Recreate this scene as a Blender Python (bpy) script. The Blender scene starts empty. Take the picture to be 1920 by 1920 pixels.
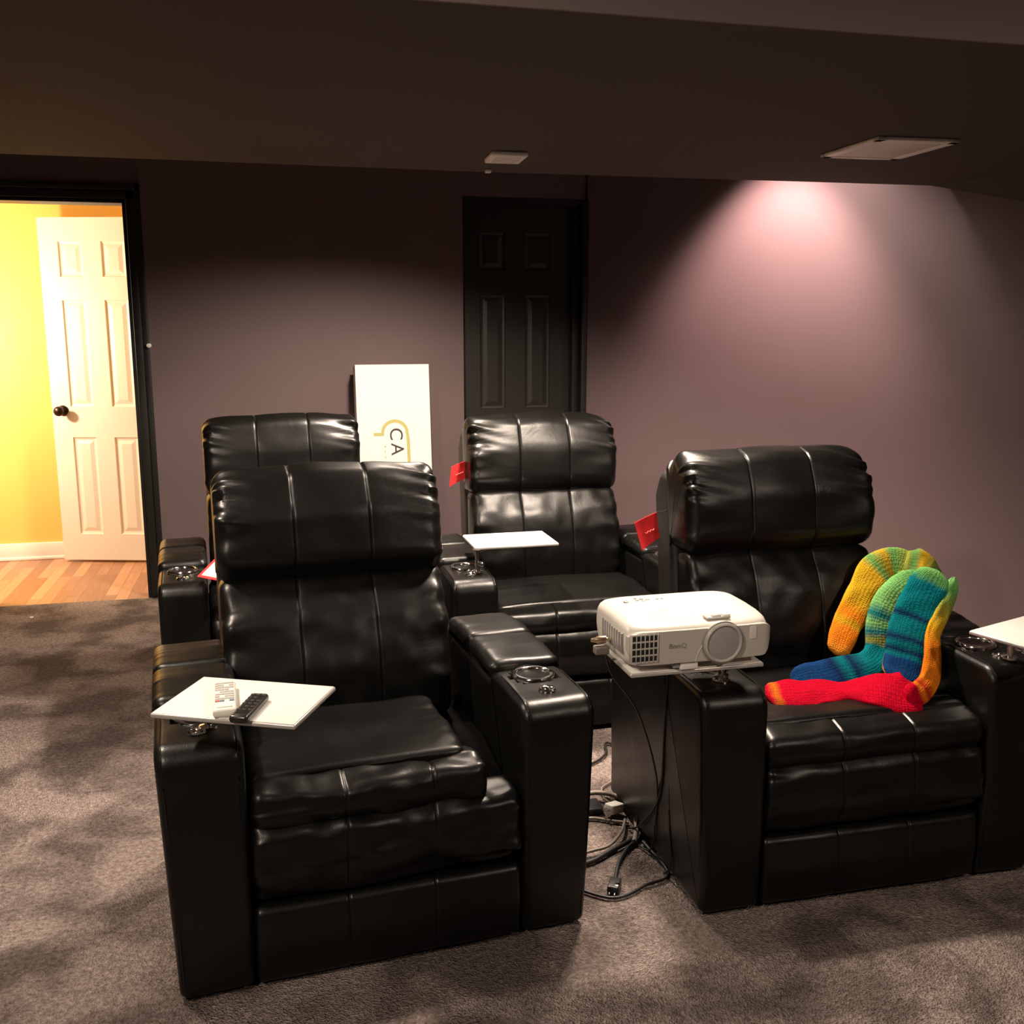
import bpy, bmesh, math, random
from mathutils import Vector, Matrix, noise
random.seed(4)
PI = math.pi
C = bpy.context.scene.collection
scene = bpy.context.scene

# ------------------------------------------------------------------ helpers
def link(o, parent=None):
    C.objects.link(o)
    if parent is not None:
        o.parent = parent
    return o

def mesh_obj(name, verts, faces, mat, parent=None, smooth=True, loc=None, rot=None):
    me = bpy.data.meshes.new(name)
    me.from_pydata([tuple(v) for v in verts], [], faces)
    me.update()
    bm = bmesh.new(); bm.from_mesh(me)
    bmesh.ops.recalc_face_normals(bm, faces=bm.faces)
    bm.to_mesh(me); bm.free()
    if smooth:
        for p in me.polygons: p.use_smooth = True
        try: me.set_sharp_from_angle(angle=math.radians(50))
        except Exception: pass
    if mat: me.materials.append(mat)
    o = bpy.data.objects.new(name, me)
    if loc: o.location = loc
    if rot: o.rotation_euler = rot
    return link(o, parent)

def thing(name, label, cat, loc=(0, 0, 0), rotz=0.0, group=None, kind=None):
    o = bpy.data.objects.new(name, None)
    o.empty_display_size = 0.1
    o.location = loc; o.rotation_euler = (0, 0, rotz)
    link(o); o['label'] = label; o['category'] = cat
    if group: o['group'] = group
    return o

def tag(o, label, cat, group=None):
    o['label'] = label; o['category'] = cat
    if group: o['group'] = group
    return o

def structure(o, label=None, cat=None):
    o['kind'] = 'structure'
    if label: o['label'] = label
    if cat: o['category'] = cat
    return o

class MB:
    """collects shapes into one mesh"""
    def __init__(s): s.v = []; s.f = []
    def add(s, v, f, M=None):
        n = len(s.v)
        s.v += [(M @ Vector(p)) if M else Vector(p) for p in v]
        s.f += [tuple(i + n for i in q) for q in f]
        return s
    def box(s, x0, x1, y0, y1, z0, z1, M=None):
        v = [(x0,y0,z0),(x1,y0,z0),(x1,y1,z0),(x0,y1,z0),(x0,y0,z1),(x1,y0,z1),(x1,y1,z1),(x0,y1,z1)]
        f = [(0,3,2,1),(4,5,6,7),(0,1,5,4),(1,2,6,5),(2,3,7,6),(3,0,4,7)]
        return s.add(v, f, M)
    def rbox(s, x0, x1, y0, y1, z0, z1, r=0.004, n=3, M=None):
        """box with rounded edges"""
        bm = bmesh.new()
        bmesh.ops.create_cube(bm, size=1)
        for v in bm.verts:
            v.co = Vector(((x0+x1)/2 + v.co.x*(x1-x0), (y0+y1)/2 + v.co.y*(y1-y0), (z0+z1)/2 + v.co.z*(z1-z0)))
        bmesh.ops.bevel(bm, geom=bm.edges[:], offset=r, segments=n, profile=0.5, affect='EDGES')
        bm.verts.index_update()
        s.add([v.co.copy() for v in bm.verts], [tuple(v.index for v in f.verts) for f in bm.faces], M)
        bm.free(); return s
    def lathe(s, prof, n=32, M=None, closed=False):
        """prof: list of (r,z) revolved about z"""
        v = []; f = []
        for r, z in prof:
            for k in range(n):
                a = 2*PI*k/n; v.append((r*math.cos(a), r*math.sin(a), z))
        m = len(prof)
        for i in range(m-1 if not closed else m):
            j = (i+1) % m
            for k in range(n):
                k2 = (k+1) % n
                f.append((i*n+k, i*n+k2, j*n+k2, j*n+k))
        if not closed:
            if prof[0][0] > 1e-6: f.append(tuple(range(n))[::-1])
            if prof[-1][0] > 1e-6: f.append(tuple((m-1)*n+k for k in range(n)))
        return s.add(v, f, M)
    def tube(s, pts, r, n=10, M=None, sub=6):
        pts = smooth_path(pts, sub)
        v = []; f = []
        up = Vector((0, 0, 1))
        for i, p in enumerate(pts):
            t = (pts[min(i+1, len(pts)-1)] - pts[max(i-1, 0)]).normalized()
            a = t.cross(up)
            if a.length < 0.05: a = t.cross(Vector((0, 1, 0)))
            a.normalize(); b = t.cross(a).normalized()
            for k in range(n):
                th = 2*PI*k/n
                v.append(p + a*math.cos(th)*r + b*math.sin(th)*r)
        for i in range(len(pts)-1):
            for k in range(n):
                k2 = (k+1) % n
                f.append((i*n+k, i*n+k2, (i+1)*n+k2, (i+1)*n+k))
        f.append(tuple(range(n))[::-1]); f.append(tuple((len(pts)-1)*n+k for k in range(n)))
        return s.add(v, f, M)
    def build(s, name, mat, parent=None, smooth=True, loc=None, rot=None):
        return mesh_obj(name, s.v, s.f, mat, parent, smooth, loc, rot)

def smooth_path(pts, sub):
    P = [Vector(p) for p in pts]
    if len(P) < 3 or sub < 2: return P
    out = []
    for i in range(len(P)-1):
        p0 = P[max(i-1, 0)]; p1 = P[i]; p2 = P[i+1]; p3 = P[min(i+2, len(P)-1)]
        for k in range(sub):
            t = k/sub
            out.append(0.5*((2*p1) + (p2-p0)*t + (2*p0-5*p1+4*p2-p3)*t*t + (3*p1-p0-3*p2+p3)*t**3))
    out.append(P[-1]); return out

def roundpoly(pts, step=0.012):
    """closed polygon of (y,z,r) with rounded corners, resampled"""
    n = len(pts); out = []
    for i in range(n):
        p = Vector(pts[i][:2]); a = Vector(pts[i-1][:2]); b = Vector(pts[(i+1) % n][:2])
        r = pts[i][2] if len(pts[i]) > 2 else 0.005
        da = (a-p); db = (b-p); la = da.length; lb = db.length; da.normalize(); db.normalize()
        ang = da.angle(db)
        t = min(r/math.tan(ang/2), la*0.49, lb*0.49)
        rr = t*math.tan(ang/2)
        s0 = p+da*t; s1 = p+db*t
        bis = (da+db)
        if bis.length < 1e-5 or rr < 1e-5:
            out.append(p); continue
        c = p + bis.normalized()*(rr/math.sin(ang/2))
        a0 = math.atan2(s0.y-c.y, s0.x-c.x); a1 = math.atan2(s1.y-c.y, s1.x-c.x)
        d = (a1-a0+PI) % (2*PI) - PI
        k = max(3, int(abs(d)*rr/step*1.5)+2)
        for j in range(k+1):
            th = a0 + d*j/k
            out.append(Vector((c.x+rr*math.cos(th), c.y+rr*math.sin(th))))
    res = []
    for i in range(len(out)):
        p = out[i]; q = out[(i+1) % len(out)]
        L = (q-p).length
        if L < 1e-5: continue
        k = max(1, int(L/step))
        for j in range(k): res.append(p.lerp(q, j/k))
    return res

def sweep_x(prof, x0, x1, r=0.02, seams=(), disp=None, xstep=0.02, dome=0.0, groove=0.006, gw=0.004):
    """upholstery block: profile in (y,z) carried along x, rounded ends, stitched seams, wrinkles"""
    n = len(prof)
    area = sum(prof[i].x*prof[(i+1) % n].y - prof[(i+1) % n].x*prof[i].y for i in range(n))
    sg = 1 if area > 0 else -1
    N = []
    for i in range(n):
        t = prof[(i+1) % n] - prof[i-1]
        m = Vector((t.y, -t.x))*sg
        N.append(m.normalized() if m.length > 1e-9 else Vector((0, 0)))
    # soften normals
    for _ in range(2):
        N = [(N[i-1]+N[i]*2+N[(i+1) % n]).normalized() for i in range(n)]
    xs = set()
    K = 7
    for k in range(K+1):
        t = r*(1-math.cos(PI/2*k/K)); xs.add(round(x0+t, 5)); xs.add(round(x1-t, 5))
    k = int((x1-x0-2*r)/xstep)+1
    for j in range(1, k): xs.add(round(x0+r+(x1-x0-2*r)*j/k, 5))
    for s in seams:
        for d in (-.014, -.008, -.005, -.0025, 0, .0025, .005, .008, .014): xs.add(round(s+d, 5))
    xs = sorted(x for x in xs if x0 <= x <= x1)
    V = []; F = []
    bounds = [x0]+list(seams)+[x1]
    for x in xs:
        t = min(x-x0, x1-x)
        ins = r-math.sqrt(max(0, r*r-(r-t)**2)) if t < r else 0
        g = sum(math.exp(-((x-s)/gw)**2) for s in seams)*groove
        pf = 0
        for a, b in zip(bounds, bounds[1:]):
            if a <= x <= b: pf = max(0.0, math.sin(PI*(x-a)/(b-a)))**0.5
        for i in range(n):
            off = -ins - g + dome*pf
            if disp: off += disp(x, prof[i].x, prof[i].y, t, N[i])
            V.append((x, prof[i].x+N[i].x*off, prof[i].y+N[i].y*off))
    for a in range(len(xs)-1):
        for i in range(n):
            j = (i+1) % n
            F.append((a*n+i, a*n+j, (a+1)*n+j, (a+1)*n+i))
    F.append(tuple(range(n))); F.append(tuple((len(xs)-1)*n+i for i in range(n))[::-1])
    return V, F

# ------------------------------------------------------------------ materials
def newmat(name):
    m = bpy.data.materials.new(name); m.use_nodes = True
    nt = m.node_tree; b = nt.nodes['Principled BSDF']
    return m, nt, b

def simple(name, col, rough=0.5, metal=0.0, spec=0.5, noise_amt=0.0, nscale=40, bump=0.0, bscale=200, coat=0.0):
    m, nt, b = newmat(name)
    b.inputs['Base Color'].default_value = (*col, 1)
    b.inputs['Roughness'].default_value = rough
    b.inputs['Metallic'].default_value = metal
    b.inputs['Specular IOR Level'].default_value = spec
    b.inputs['Coat Weight'].default_value = coat
    tc = nt.nodes.new('ShaderNodeTexCoord')
    nz = nt.nodes.new('ShaderNodeTexNoise'); nz.inputs['Scale'].default_value = nscale
    nz.inputs['Detail'].default_value = 4
    nt.links.new(tc.outputs['Object'], nz.inputs['Vector'])
    mr = nt.nodes.new('ShaderNodeMapRange')
    mr.inputs['To Min'].default_value = 1-noise_amt; mr.inputs['To Max'].default_value = 1+noise_amt
    nt.links.new(nz.outputs['Fac'], mr.inputs['Value'])
    mx = nt.nodes.new('ShaderNodeMix'); mx.data_type = 'RGBA'; mx.blend_type = 'MULTIPLY'
    mx.inputs['Factor'].default_value = 1
    mx.inputs['A'].default_value = (*col, 1)
    nt.links.new(mr.outputs['Result'], mx.inputs['B'])
    nt.links.new(mx.outputs['Result'], b.inputs['Base Color'])
    if bump > 0:
        n2 = nt.nodes.new('ShaderNodeTexNoise'); n2.inputs['Scale'].default_value = bscale
        nt.links.new(tc.outputs['Object'], n2.inputs['Vector'])
        bp = nt.nodes.new('ShaderNodeBump'); bp.inputs['Strength'].default_value = bump; bp.inputs['Distance'].default_value = 0.002
        nt.links.new(n2.outputs['Fac'], bp.inputs['Height']); nt.links.new(bp.outputs['Normal'], b.inputs['Normal'])
    return m

def leather():
    m, nt, b = newmat('black_leather')
    b.inputs['Base Color'].default_value = (0.0030, 0.0029, 0.0025, 1)
    b.inputs['Specular IOR Level'].default_value = 0.36
    tc = nt.nodes.new('ShaderNodeTexCoord')
    n1 = nt.nodes.new('ShaderNodeTexNoise'); n1.inputs['Scale'].default_value = 9; n1.inputs['Detail'].default_value = 3
    n2 = nt.nodes.new('ShaderNodeTexVoronoi'); n2.inputs['Scale'].default_value = 420
    n3 = nt.nodes.new('ShaderNodeTexNoise'); n3.inputs['Scale'].default_value = 13; n3.inputs['Detail'].default_value = 5; n3.inputs['Distortion'].default_value = 0.6
    for k in (n1, n2, n3): nt.links.new(tc.outputs['Object'], k.inputs['Vector'])
    mr = nt.nodes.new('ShaderNodeMapRange'); mr.inputs['To Min'].default_value = 0.30; mr.inputs['To Max'].default_value = 0.42
    nt.links.new(n1.outputs['Fac'], mr.inputs['Value']); nt.links.new(mr.outputs['Result'], b.inputs['Roughness'])
    b1 = nt.nodes.new('ShaderNodeBump'); b1.inputs['Strength'].default_value = 0.12; b1.inputs['Distance'].default_value = 0.001
    b2 = nt.nodes.new('ShaderNodeBump'); b2.inputs['Strength'].default_value = 0.12; b2.inputs['Distance'].default_value = 0.012
    nt.links.new(n2.outputs['Distance'], b1.inputs['Height'])
    nt.links.new(n3.outputs['Fac'], b2.inputs['Height'])
    nt.links.new(b1.outputs['Normal'], b2.inputs['Normal']); nt.links.new(b2.outputs['Normal'], b.inputs['Normal'])
    return m

def carpet():
    m, nt, b = newmat('mottled_carpet')
    b.inputs['Roughness'].default_value = 0.95; b.inputs['Specular IOR Level'].default_value = 0.1
    tc = nt.nodes.new('ShaderNodeTexCoord')
    a = nt.nodes.new('ShaderNodeTexNoise'); a.inputs['Scale'].default_value = 3.7; a.inputs['Detail'].default_value = 5; a.inputs['Roughness'].default_value = 0.55; a.inputs['Distortion'].default_value = 0.25
    s = nt.nodes.new('ShaderNodeTexNoise'); s.inputs['Scale'].default_value = 75; s.inputs['Detail'].default_value = 5; s.inputs['Roughness'].default_value = 0.75
    v = nt.nodes.new('ShaderNodeTexVoronoi'); v.inputs['Scale'].default_value = 210
    for k in (a, s, v): nt.links.new(tc.outputs['Object'], k.inputs['Vector'])
    r1 = nt.nodes.new('ShaderNodeValToRGB')
    r1.color_ramp.elements[0].position = 0.42; r1.color_ramp.elements[0].color = (0.165, 0.132, 0.120, 1)
    r1.color_ramp.elements[1].position = 0.57; r1.color_ramp.elements[1].color = (0.370, 0.300, 0.272, 1)
    nt.links.new(a.outputs['Fac'], r1.inputs['Fac'])
    r2 = nt.nodes.new('ShaderNodeMapRange'); r2.inputs['From Min'].default_value = 0.3; r2.inputs['From Max'].default_value = 0.7
    r2.inputs['To Min'].default_value = 0.35; r2.inputs['To Max'].default_value = 1.5
    nt.links.new(s.outputs['Fac'], r2.inputs['Value'])
    mx = nt.nodes.new('ShaderNodeMix'); mx.data_type = 'RGBA'; mx.blend_type = 'MULTIPLY'; mx.inputs['Factor'].default_value = 1
    nt.links.new(r1.outputs['Color'], mx.inputs['A']); nt.links.new(r2.outputs['Result'], mx.inputs['B'])
    nt.links.new(mx.outputs['Result'], b.inputs['Base Color'])
    ad = nt.nodes.new('ShaderNodeMath'); ad.operation = 'ADD'
    nt.links.new(s.outputs['Fac'], ad.inputs[0]); nt.links.new(v.outputs['Distance'], ad.inputs[1])
    bp = nt.nodes.new('ShaderNodeBump'); bp.inputs['Strength'].default_value = 0.9; bp.inputs['Distance'].default_value = 0.012
    nt.links.new(ad.outputs[0], bp.inputs['Height']); nt.links.new(bp.outputs['Normal'], b.inputs['Normal'])
    return m

def wood_floor():
    m, nt, b = newmat('oak_plank_floor')
    b.inputs['Roughness'].default_value = 0.35
    tc = nt.nodes.new('ShaderNodeTexCoord')
    mp = nt.nodes.new('ShaderNodeMapping'); mp.inputs['Rotation'].default_value = (0, 0, PI/2)
    nt.links.new(tc.outputs['Object'], mp.inputs['Vector'])
    br = nt.nodes.new('ShaderNodeTexBrick')
    br.inputs['Scale'].default_value = 1; br.inputs['Brick Width'].default_value = 0.75; br.inputs['Row Height'].default_value = 0.062
    br.inputs['Mortar Size'].default_value = 0.0012; br.inputs['Bias'].default_value = 0.0; br.offset = 0.37; br.offset_frequency = 3
    br.inputs['Color1'].default_value = (0.55, 0.30, 0.17, 1); br.inputs['Color2'].default_value = (0.30, 0.14, 0.075, 1)
    br.inputs['Mortar'].default_value = (0.2, 0.09, 0.04, 1)
    nt.links.new(mp.outputs['Vector'], br.inputs['Vector'])
    wz = nt.nodes.new('ShaderNodeTexNoise'); wz.inputs['Scale'].default_value = 6; wz.inputs['Detail'].default_value = 6
    m2 = nt.nodes.new('ShaderNodeMapping'); m2.inputs['Scale'].default_value = (12, 1, 1)
    nt.links.new(tc.outputs['Object'], m2.inputs['Vector']); nt.links.new(m2.outputs['Vector'], wz.inputs['Vector'])
    mr = nt.nodes.new('ShaderNodeMapRange'); mr.inputs['To Min'].default_value = 0.7; mr.inputs['To Max'].default_value = 1.3
    nt.links.new(wz.outputs['Fac'], mr.inputs['Value'])
    mx = nt.nodes.new('ShaderNodeMix'); mx.data_type = 'RGBA'; mx.blend_type = 'MULTIPLY'; mx.inputs['Factor'].default_value = 1
    nt.links.new(br.outputs['Color'], mx.inputs['A']); nt.links.new(mr.outputs['Result'], mx.inputs['B'])
    nt.links.new(mx.outputs['Result'], b.inputs['Base Color'])
    return m

def knit(name, stopsA, stopsB, stripes=None):
    """self-striping yarn: ramp A on the front of the tube, ramp B round the back; UV.x along, UV.y around"""
    m, nt, b = newmat(name)
    b.inputs['Roughness'].default_value = 0.95; b.inputs['Specular IOR Level'].default_value = 0.1
    uv = nt.nodes.new('ShaderNodeUVMap'); uv.uv_map = 'UVMap'
    sp = nt.nodes.new('ShaderNodeSeparateXYZ'); nt.links.new(uv.outputs['UV'], sp.inputs['Vector'])
    wob = nt.nodes.new('ShaderNodeTexNoise'); wob.inputs['Scale'].default_value = 9
    nt.links.new(uv.outputs['UV'], wob.inputs['Vector'])
    wa = nt.nodes.new('ShaderNodeMath'); wa.operation = 'MULTIPLY_ADD'; wa.inputs[1].default_value = 0.035
    nt.links.new(wob.outputs['Fac'], wa.inputs[0]); nt.links.new(sp.outputs['X'], wa.inputs[2])
    ramps = []
    for st in (stopsA, stopsB):
        r = nt.nodes.new('ShaderNodeValToRGB'); cr = r.color_ramp; cr.interpolation = 'LINEAR'
        cr.elements[0].position = st[0][0]; cr.elements[0].color = (*st[0][1], 1)
        cr.elements[1].position = st[-1][0]; cr.elements[1].color = (*st[-1][1], 1)
        for p, c in st[1:-1]:
            e = cr.elements.new(p); e.color = (*c, 1)
        nt.links.new(wa.outputs[0], r.inputs['Fac']); ramps.append(r)
    gt = nt.nodes.new('ShaderNodeMath'); gt.operation = 'GREATER_THAN'; gt.inputs[1].default_value = 0.5
    nt.links.new(sp.outputs['Y'], gt.inputs[0])
    mx = nt.nodes.new('ShaderNodeMix'); mx.data_type = 'RGBA'
    nt.links.new(gt.outputs[0], mx.inputs['Factor'])
    nt.links.new(ramps[0].outputs['Color'], mx.inputs['A']); nt.links.new(ramps[1].outputs['Color'], mx.inputs['B'])
    # stitches
    mp = nt.nodes.new('ShaderNodeMapping'); mp.inputs['Scale'].default_value = (75, 44, 1)
    nt.links.new(uv.outputs['UV'], mp.inputs['Vector'])
    vo = nt.nodes.new('ShaderNodeTexVoronoi'); vo.inputs['Scale'].default_value = 1; vo.inputs['Randomness'].default_value = 0.35
    nt.links.new(mp.outputs['Vector'], vo.inputs['Vector'])
    mr = nt.nodes.new('ShaderNodeMapRange'); mr.inputs['From Max'].default_value = 0.7; mr.inputs['To Min'].default_value = 1.15; mr.inputs['To Max'].default_value = 0.6
    nt.links.new(vo.outputs['Distance'], mr.inputs['Value'])
    m3 = nt.nodes.new('ShaderNodeMix'); m3.data_type = 'RGBA'; m3.blend_type = 'MULTIPLY'; m3.inputs['Factor'].default_value = 1
    nt.links.new(mx.outputs['Result'], m3.inputs['A']); nt.links.new(mr.outputs['Result'], m3.inputs['B'])
    nt.links.new(m3.outputs['Result'], b.inputs['Base Color'])
    bp = nt.nodes.new('ShaderNodeBump'); bp.inputs['Strength'].default_value = 0.6; bp.inputs['Distance'].default_value = 0.003; bp.invert = True
    nt.links.new(vo.outputs['Distance'], bp.inputs['Height']); nt.links.new(bp.outputs['Normal'], b.inputs['Normal'])
    return m

M_LEATHER = leather()
M_VINYL = simple('matte_black_vinyl', (0.009, 0.007, 0.0065), 0.55, noise_amt=.1, bump=.15, bscale=300)
M_BASE = simple('black_base_cloth', (0.004, 0.0038, 0.0035), 0.95, spec=0.05, noise_amt=.1)
M_CARPET = carpet()
M_WOOD = wood_floor()
M_WALL = simple('mauve_wall_paint', (0.150, 0.108, 0.110), 0.62, spec=0.3, noise_amt=.04, nscale=3, bump=.08, bscale=160)
M_CEIL = simple('dark_brown_ceiling_paint', (0.078, 0.060, 0.056), 0.85, spec=0.15, noise_amt=.05, nscale=2, bump=.1, bscale=120)
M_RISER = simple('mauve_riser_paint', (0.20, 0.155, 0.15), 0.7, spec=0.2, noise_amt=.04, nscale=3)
M_BLACKTRIM = simple('black_gloss_paint', (0.010, 0.009, 0.008), 0.48, noise_amt=.05, bump=.05, bscale=60)
M_BLACKDOOR = simple('black_door_paint', (0.022, 0.021, 0.018), 0.38, noise_amt=.05, bump=.1, bscale=90)
M_WHITEDOOR = simple('white_door_paint', (0.82, 0.76, 0.66), 0.4, noise_amt=.02)
M_YELLOW = simple('yellow_wall_paint', (0.88, 0.56, 0.14), 0.6, noise_amt=.03, nscale=3)
M_WHITETRIM = simple('white_trim_paint', (0.85, 0.82, 0.74), 0.4, noise_amt=.02)
M_KNOB = simple('dark_bronze', (0.035, 0.02, 0.015), 0.3, metal=.7, noise_amt=.1)
M_CHROME = simple('chrome', (0.75, 0.73, 0.70), 0.12, metal=1, noise_amt=.03)
M_CUP = simple('cup_interior', (0.01, 0.01, 0.01), 0.25, metal=.3, noise_amt=.05)
M_TRAY = simple('pale_tray_laminate', (0.80, 0.78, 0.73), 0.3, noise_amt=.02, nscale=8)
M_TRAYEDGE = simple('tray_edge_metal', (0.55, 0.53, 0.50), 0.3, metal=.4, noise_amt=.03)
M_PROJ = simple('projector_plastic', (0.70, 0.66, 0.60), 0.33, noise_amt=.02, nscale=10)
M_PROJF = simple('projector_front_plastic', (0.50, 0.47, 0.43), 0.38, noise_amt=.02, nscale=10)
M_DARK = simple('dark_plastic', (0.014, 0.014, 0.017), 0.4, noise_amt=.05)
M_GREY = simple('grey_plastic', (0.30, 0.29, 0.28), 0.45, noise_amt=.04)
M_LENSCAP = simple('grey_lens_cover', (0.33, 0.32, 0.31), 0.25, noise_amt=.12, nscale=18)
M_BOX = simple('white_carton_board', (0.86, 0.84, 0.77), 0.6, noise_amt=.02, nscale=12)
M_OLIVE = simple('olive_print', (0.50, 0.46, 0.16), 0.6, noise_amt=.05)
M_INK = simple('dark_ink_print', (0.045, 0.028, 0.030), 0.6, noise_amt=.05)
M_RED = simple('glossy_red_card', (0.90, 0.045, 0.05), 0.25, noise_amt=.04)
M_PINK = simple('pale_red_print', (0.85, 0.16, 0.14), 0.5, noise_amt=.03)
M_CARDW = simple('white_card', (0.72, 0.66, 0.58), 0.5, noise_amt=.03)
M_CABLE = simple('black_cable_rubber', (0.012, 0.011, 0.011), 0.45, noise_amt=.05)
M_CABLEG = simple('grey_cable_rubber', (0.20, 0.17, 0.145), 0.5, noise_amt=.05)
M_PLUGW = simple('white_plug_plastic', (0.85, 0.84, 0.80), 0.4, noise_amt=.02)
M_GOLD = simple('brass_connector', (0.80, 0.62, 0.42), 0.25, metal=.9, noise_amt=.04)
M_VENT = simple('painted_metal_register', (0.85, 0.80, 0.76), 0.5, noise_amt=.04)
M_HOT = simple('white_lamp_reflector', (0.8, 0.78, 0.72), 0.4, noise_amt=.02)

# ------------------------------------------------------------------ camera
F_PX = 1900.0; CAM_H = 1.43; YAW = math.radians(13.0); PITCH = math.atan((960-600)/F_PX)
cd = bpy.data.cameras.new('camera'); cam = bpy.data.objects.new('camera', cd); link(cam)
cd.sensor_width = 36; cd.sensor_fit = 'HORIZONTAL'; cd.lens = F_PX/1920*36; cd.clip_start = 0.05
cam.location = (0, 0, CAM_H); cam.rotation_euler = (PI/2-PITCH, 0, -YAW)
scene.camera = cam

# ------------------------------------------------------------------ room
ZC = 1.993      # underside of the dropped soffit
ZT = 2.45       # full ceiling height
WY = 5.42       # back wall plane
def wall_panel(name, x0, x1, y0, y1, z0, z1, mat):
    return structure(MB().box(x0, x1, y0, y1, z0, z1).build(name, mat, smooth=False))

wall_panel('floor', -3.3, 6.2, -3.6, WY+0.005, -0.08, 0.0, M_CARPET)
# back wall: doorway at left, purple length, closet recess
mb = MB()
mb.box(-3.2, -1.585, WY+.02, WY+.14, 0, ZT)
mb.box(-1.585, -0.685, WY+.02, WY+.14, 2.01, ZT)
mb.box(-0.685, -0.615, WY+.02, WY+.14, 0, ZT)
mb.box(-0.615, 0.985, WY, WY+.14, 0, ZT)
mb.box(0.985, 1.665, WY+.02, WY+.14, 2.07, ZT)
mb.box(1.665, 1.80, WY, WY+.14, 0, ZT)
mb.box(0.9, 1.75, WY+.20, WY+.26, 0, ZT)   # closet back
structure(mb.build('wall_back', M_WALL, smooth=False))
# right wall runs obliquely from the closet corner towards the viewer, then straight
def prism(poly, z0, z1):
    n = len(poly)
    V = [(x, y, z0) for x, y in poly]+[(x, y, z1) for x, y in poly]
    return V, [tuple(range(n))[::-1], tuple(range(n, 2*n))]+[(i, (i+1) % n, (i+1) % n+n, i+n) for i in range(n)]
V, Fc = prism([(1.665, WY), (4.60, WY-2.935*1.2), (4.60, -3.6), (4.72, -3.6), (4.72, 2.0), (1.80, WY+.14), (1.665, WY+.14)], 0, ZT)
structure(mesh_obj('wall_right', V, Fc, M_WALL, smooth=False))
wall_panel('wall_left', -3.3, -3.2, -3.6, WY+.14, 0, ZT, M_WALL)
wall_panel('wall_front', -3.3, 4.72, -3.7, -3.6, 0, ZT, M_WALL)
wall_panel('ceiling', -3.3, 6.2, -3.6, WY+.14, ZT, ZT+.08, M_WALL)
# dropped soffit across the room
V, Fc = prism([(-3.2, 1.90), (4.6, 2.00), (4.6, 3.97), (2.80, 3.985), (.74, 4.02), (-.44, 3.97), (-3.2, 3.93)], ZC, ZT)
structure(mesh_obj('ceiling_soffit', V, Fc, M_CEIL, smooth=False))
v = [(2.72, 3.98, ZC+.002), (2.84, 3.999, ZC+.001), (3.045, 3.765, 1.911), (3.70, 2.975, 1.72), (3.2, 2.8, ZC+.002), (3.70, 2.975, ZC+.002), (3.045, 3.765, ZC+.002)]
f = [(0,1,2), (0,2,3,4), (3,5,4), (1,6,2), (2,6,5,3), (0,4,5,6,1)]
structure(mesh_obj('trim_1', v, f, M_CEIL, smooth=False))
# lighter riser on the near face of the soffit
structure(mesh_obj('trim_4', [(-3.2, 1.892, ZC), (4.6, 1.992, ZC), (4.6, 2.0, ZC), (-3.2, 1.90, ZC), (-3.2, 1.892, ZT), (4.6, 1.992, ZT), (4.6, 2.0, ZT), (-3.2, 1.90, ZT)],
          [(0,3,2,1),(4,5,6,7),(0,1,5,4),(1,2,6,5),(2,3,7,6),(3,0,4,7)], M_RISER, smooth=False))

# door casings (black)
def casing_profile(mb, x0, x1, z, yf, w=.085, sides='LR', depth=.145):
    """moulded frame round an opening x0..x1, height z, front at yf"""
    steps = [(0, .018, .012), (.018, .060, .020), (.060, w, .027)]
    for a, b, d in steps:
        if 'L' in sides: mb.rbox(x0-b, x0-a, yf-d, yf, 0, z+b, .003, 2)
        if 'R' in sides: mb.rbox(x1+a, x1+b, yf-d, yf, 0, z+b, .003, 2)
        mb.rbox(x0-b if 'L' in sides else x0, x1+b if 'R' in sides else x1, yf-d, yf, z+a, z+b, .003, 2)
mb = MB(); casing_profile(mb, -1.585, -0.70, 1.99, WY+.02, w=.088)
mb.box(-0.70, -0.68, WY+.02, WY+.15, 0, 2.0); mb.box(-1.605, -1.585, WY+.02, WY+.15, 0, 2.0); mb.box(-1.605, -0.68, WY+.02, WY+.15, 1.99, 2.01)
structure(mb.build('trim_2', M_BLACKTRIM))
mb = MB()
mb.box(1.645, 1.664, WY-.012, WY+.19, 0, 2.05); mb.rbox(1.606, 1.645, WY+.05, WY+.19, 0, 2.05, .003, 2)
mb.box(0.986, 1.664, WY+.03, WY+.19, 2.03, 2.3)
mb.rbox(1.640, 1.672, WY-.014, WY-.001, 0, 2.06, .004, 2)
structure(mb.build('trim_3', M_BLACKTRIM))

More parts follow.
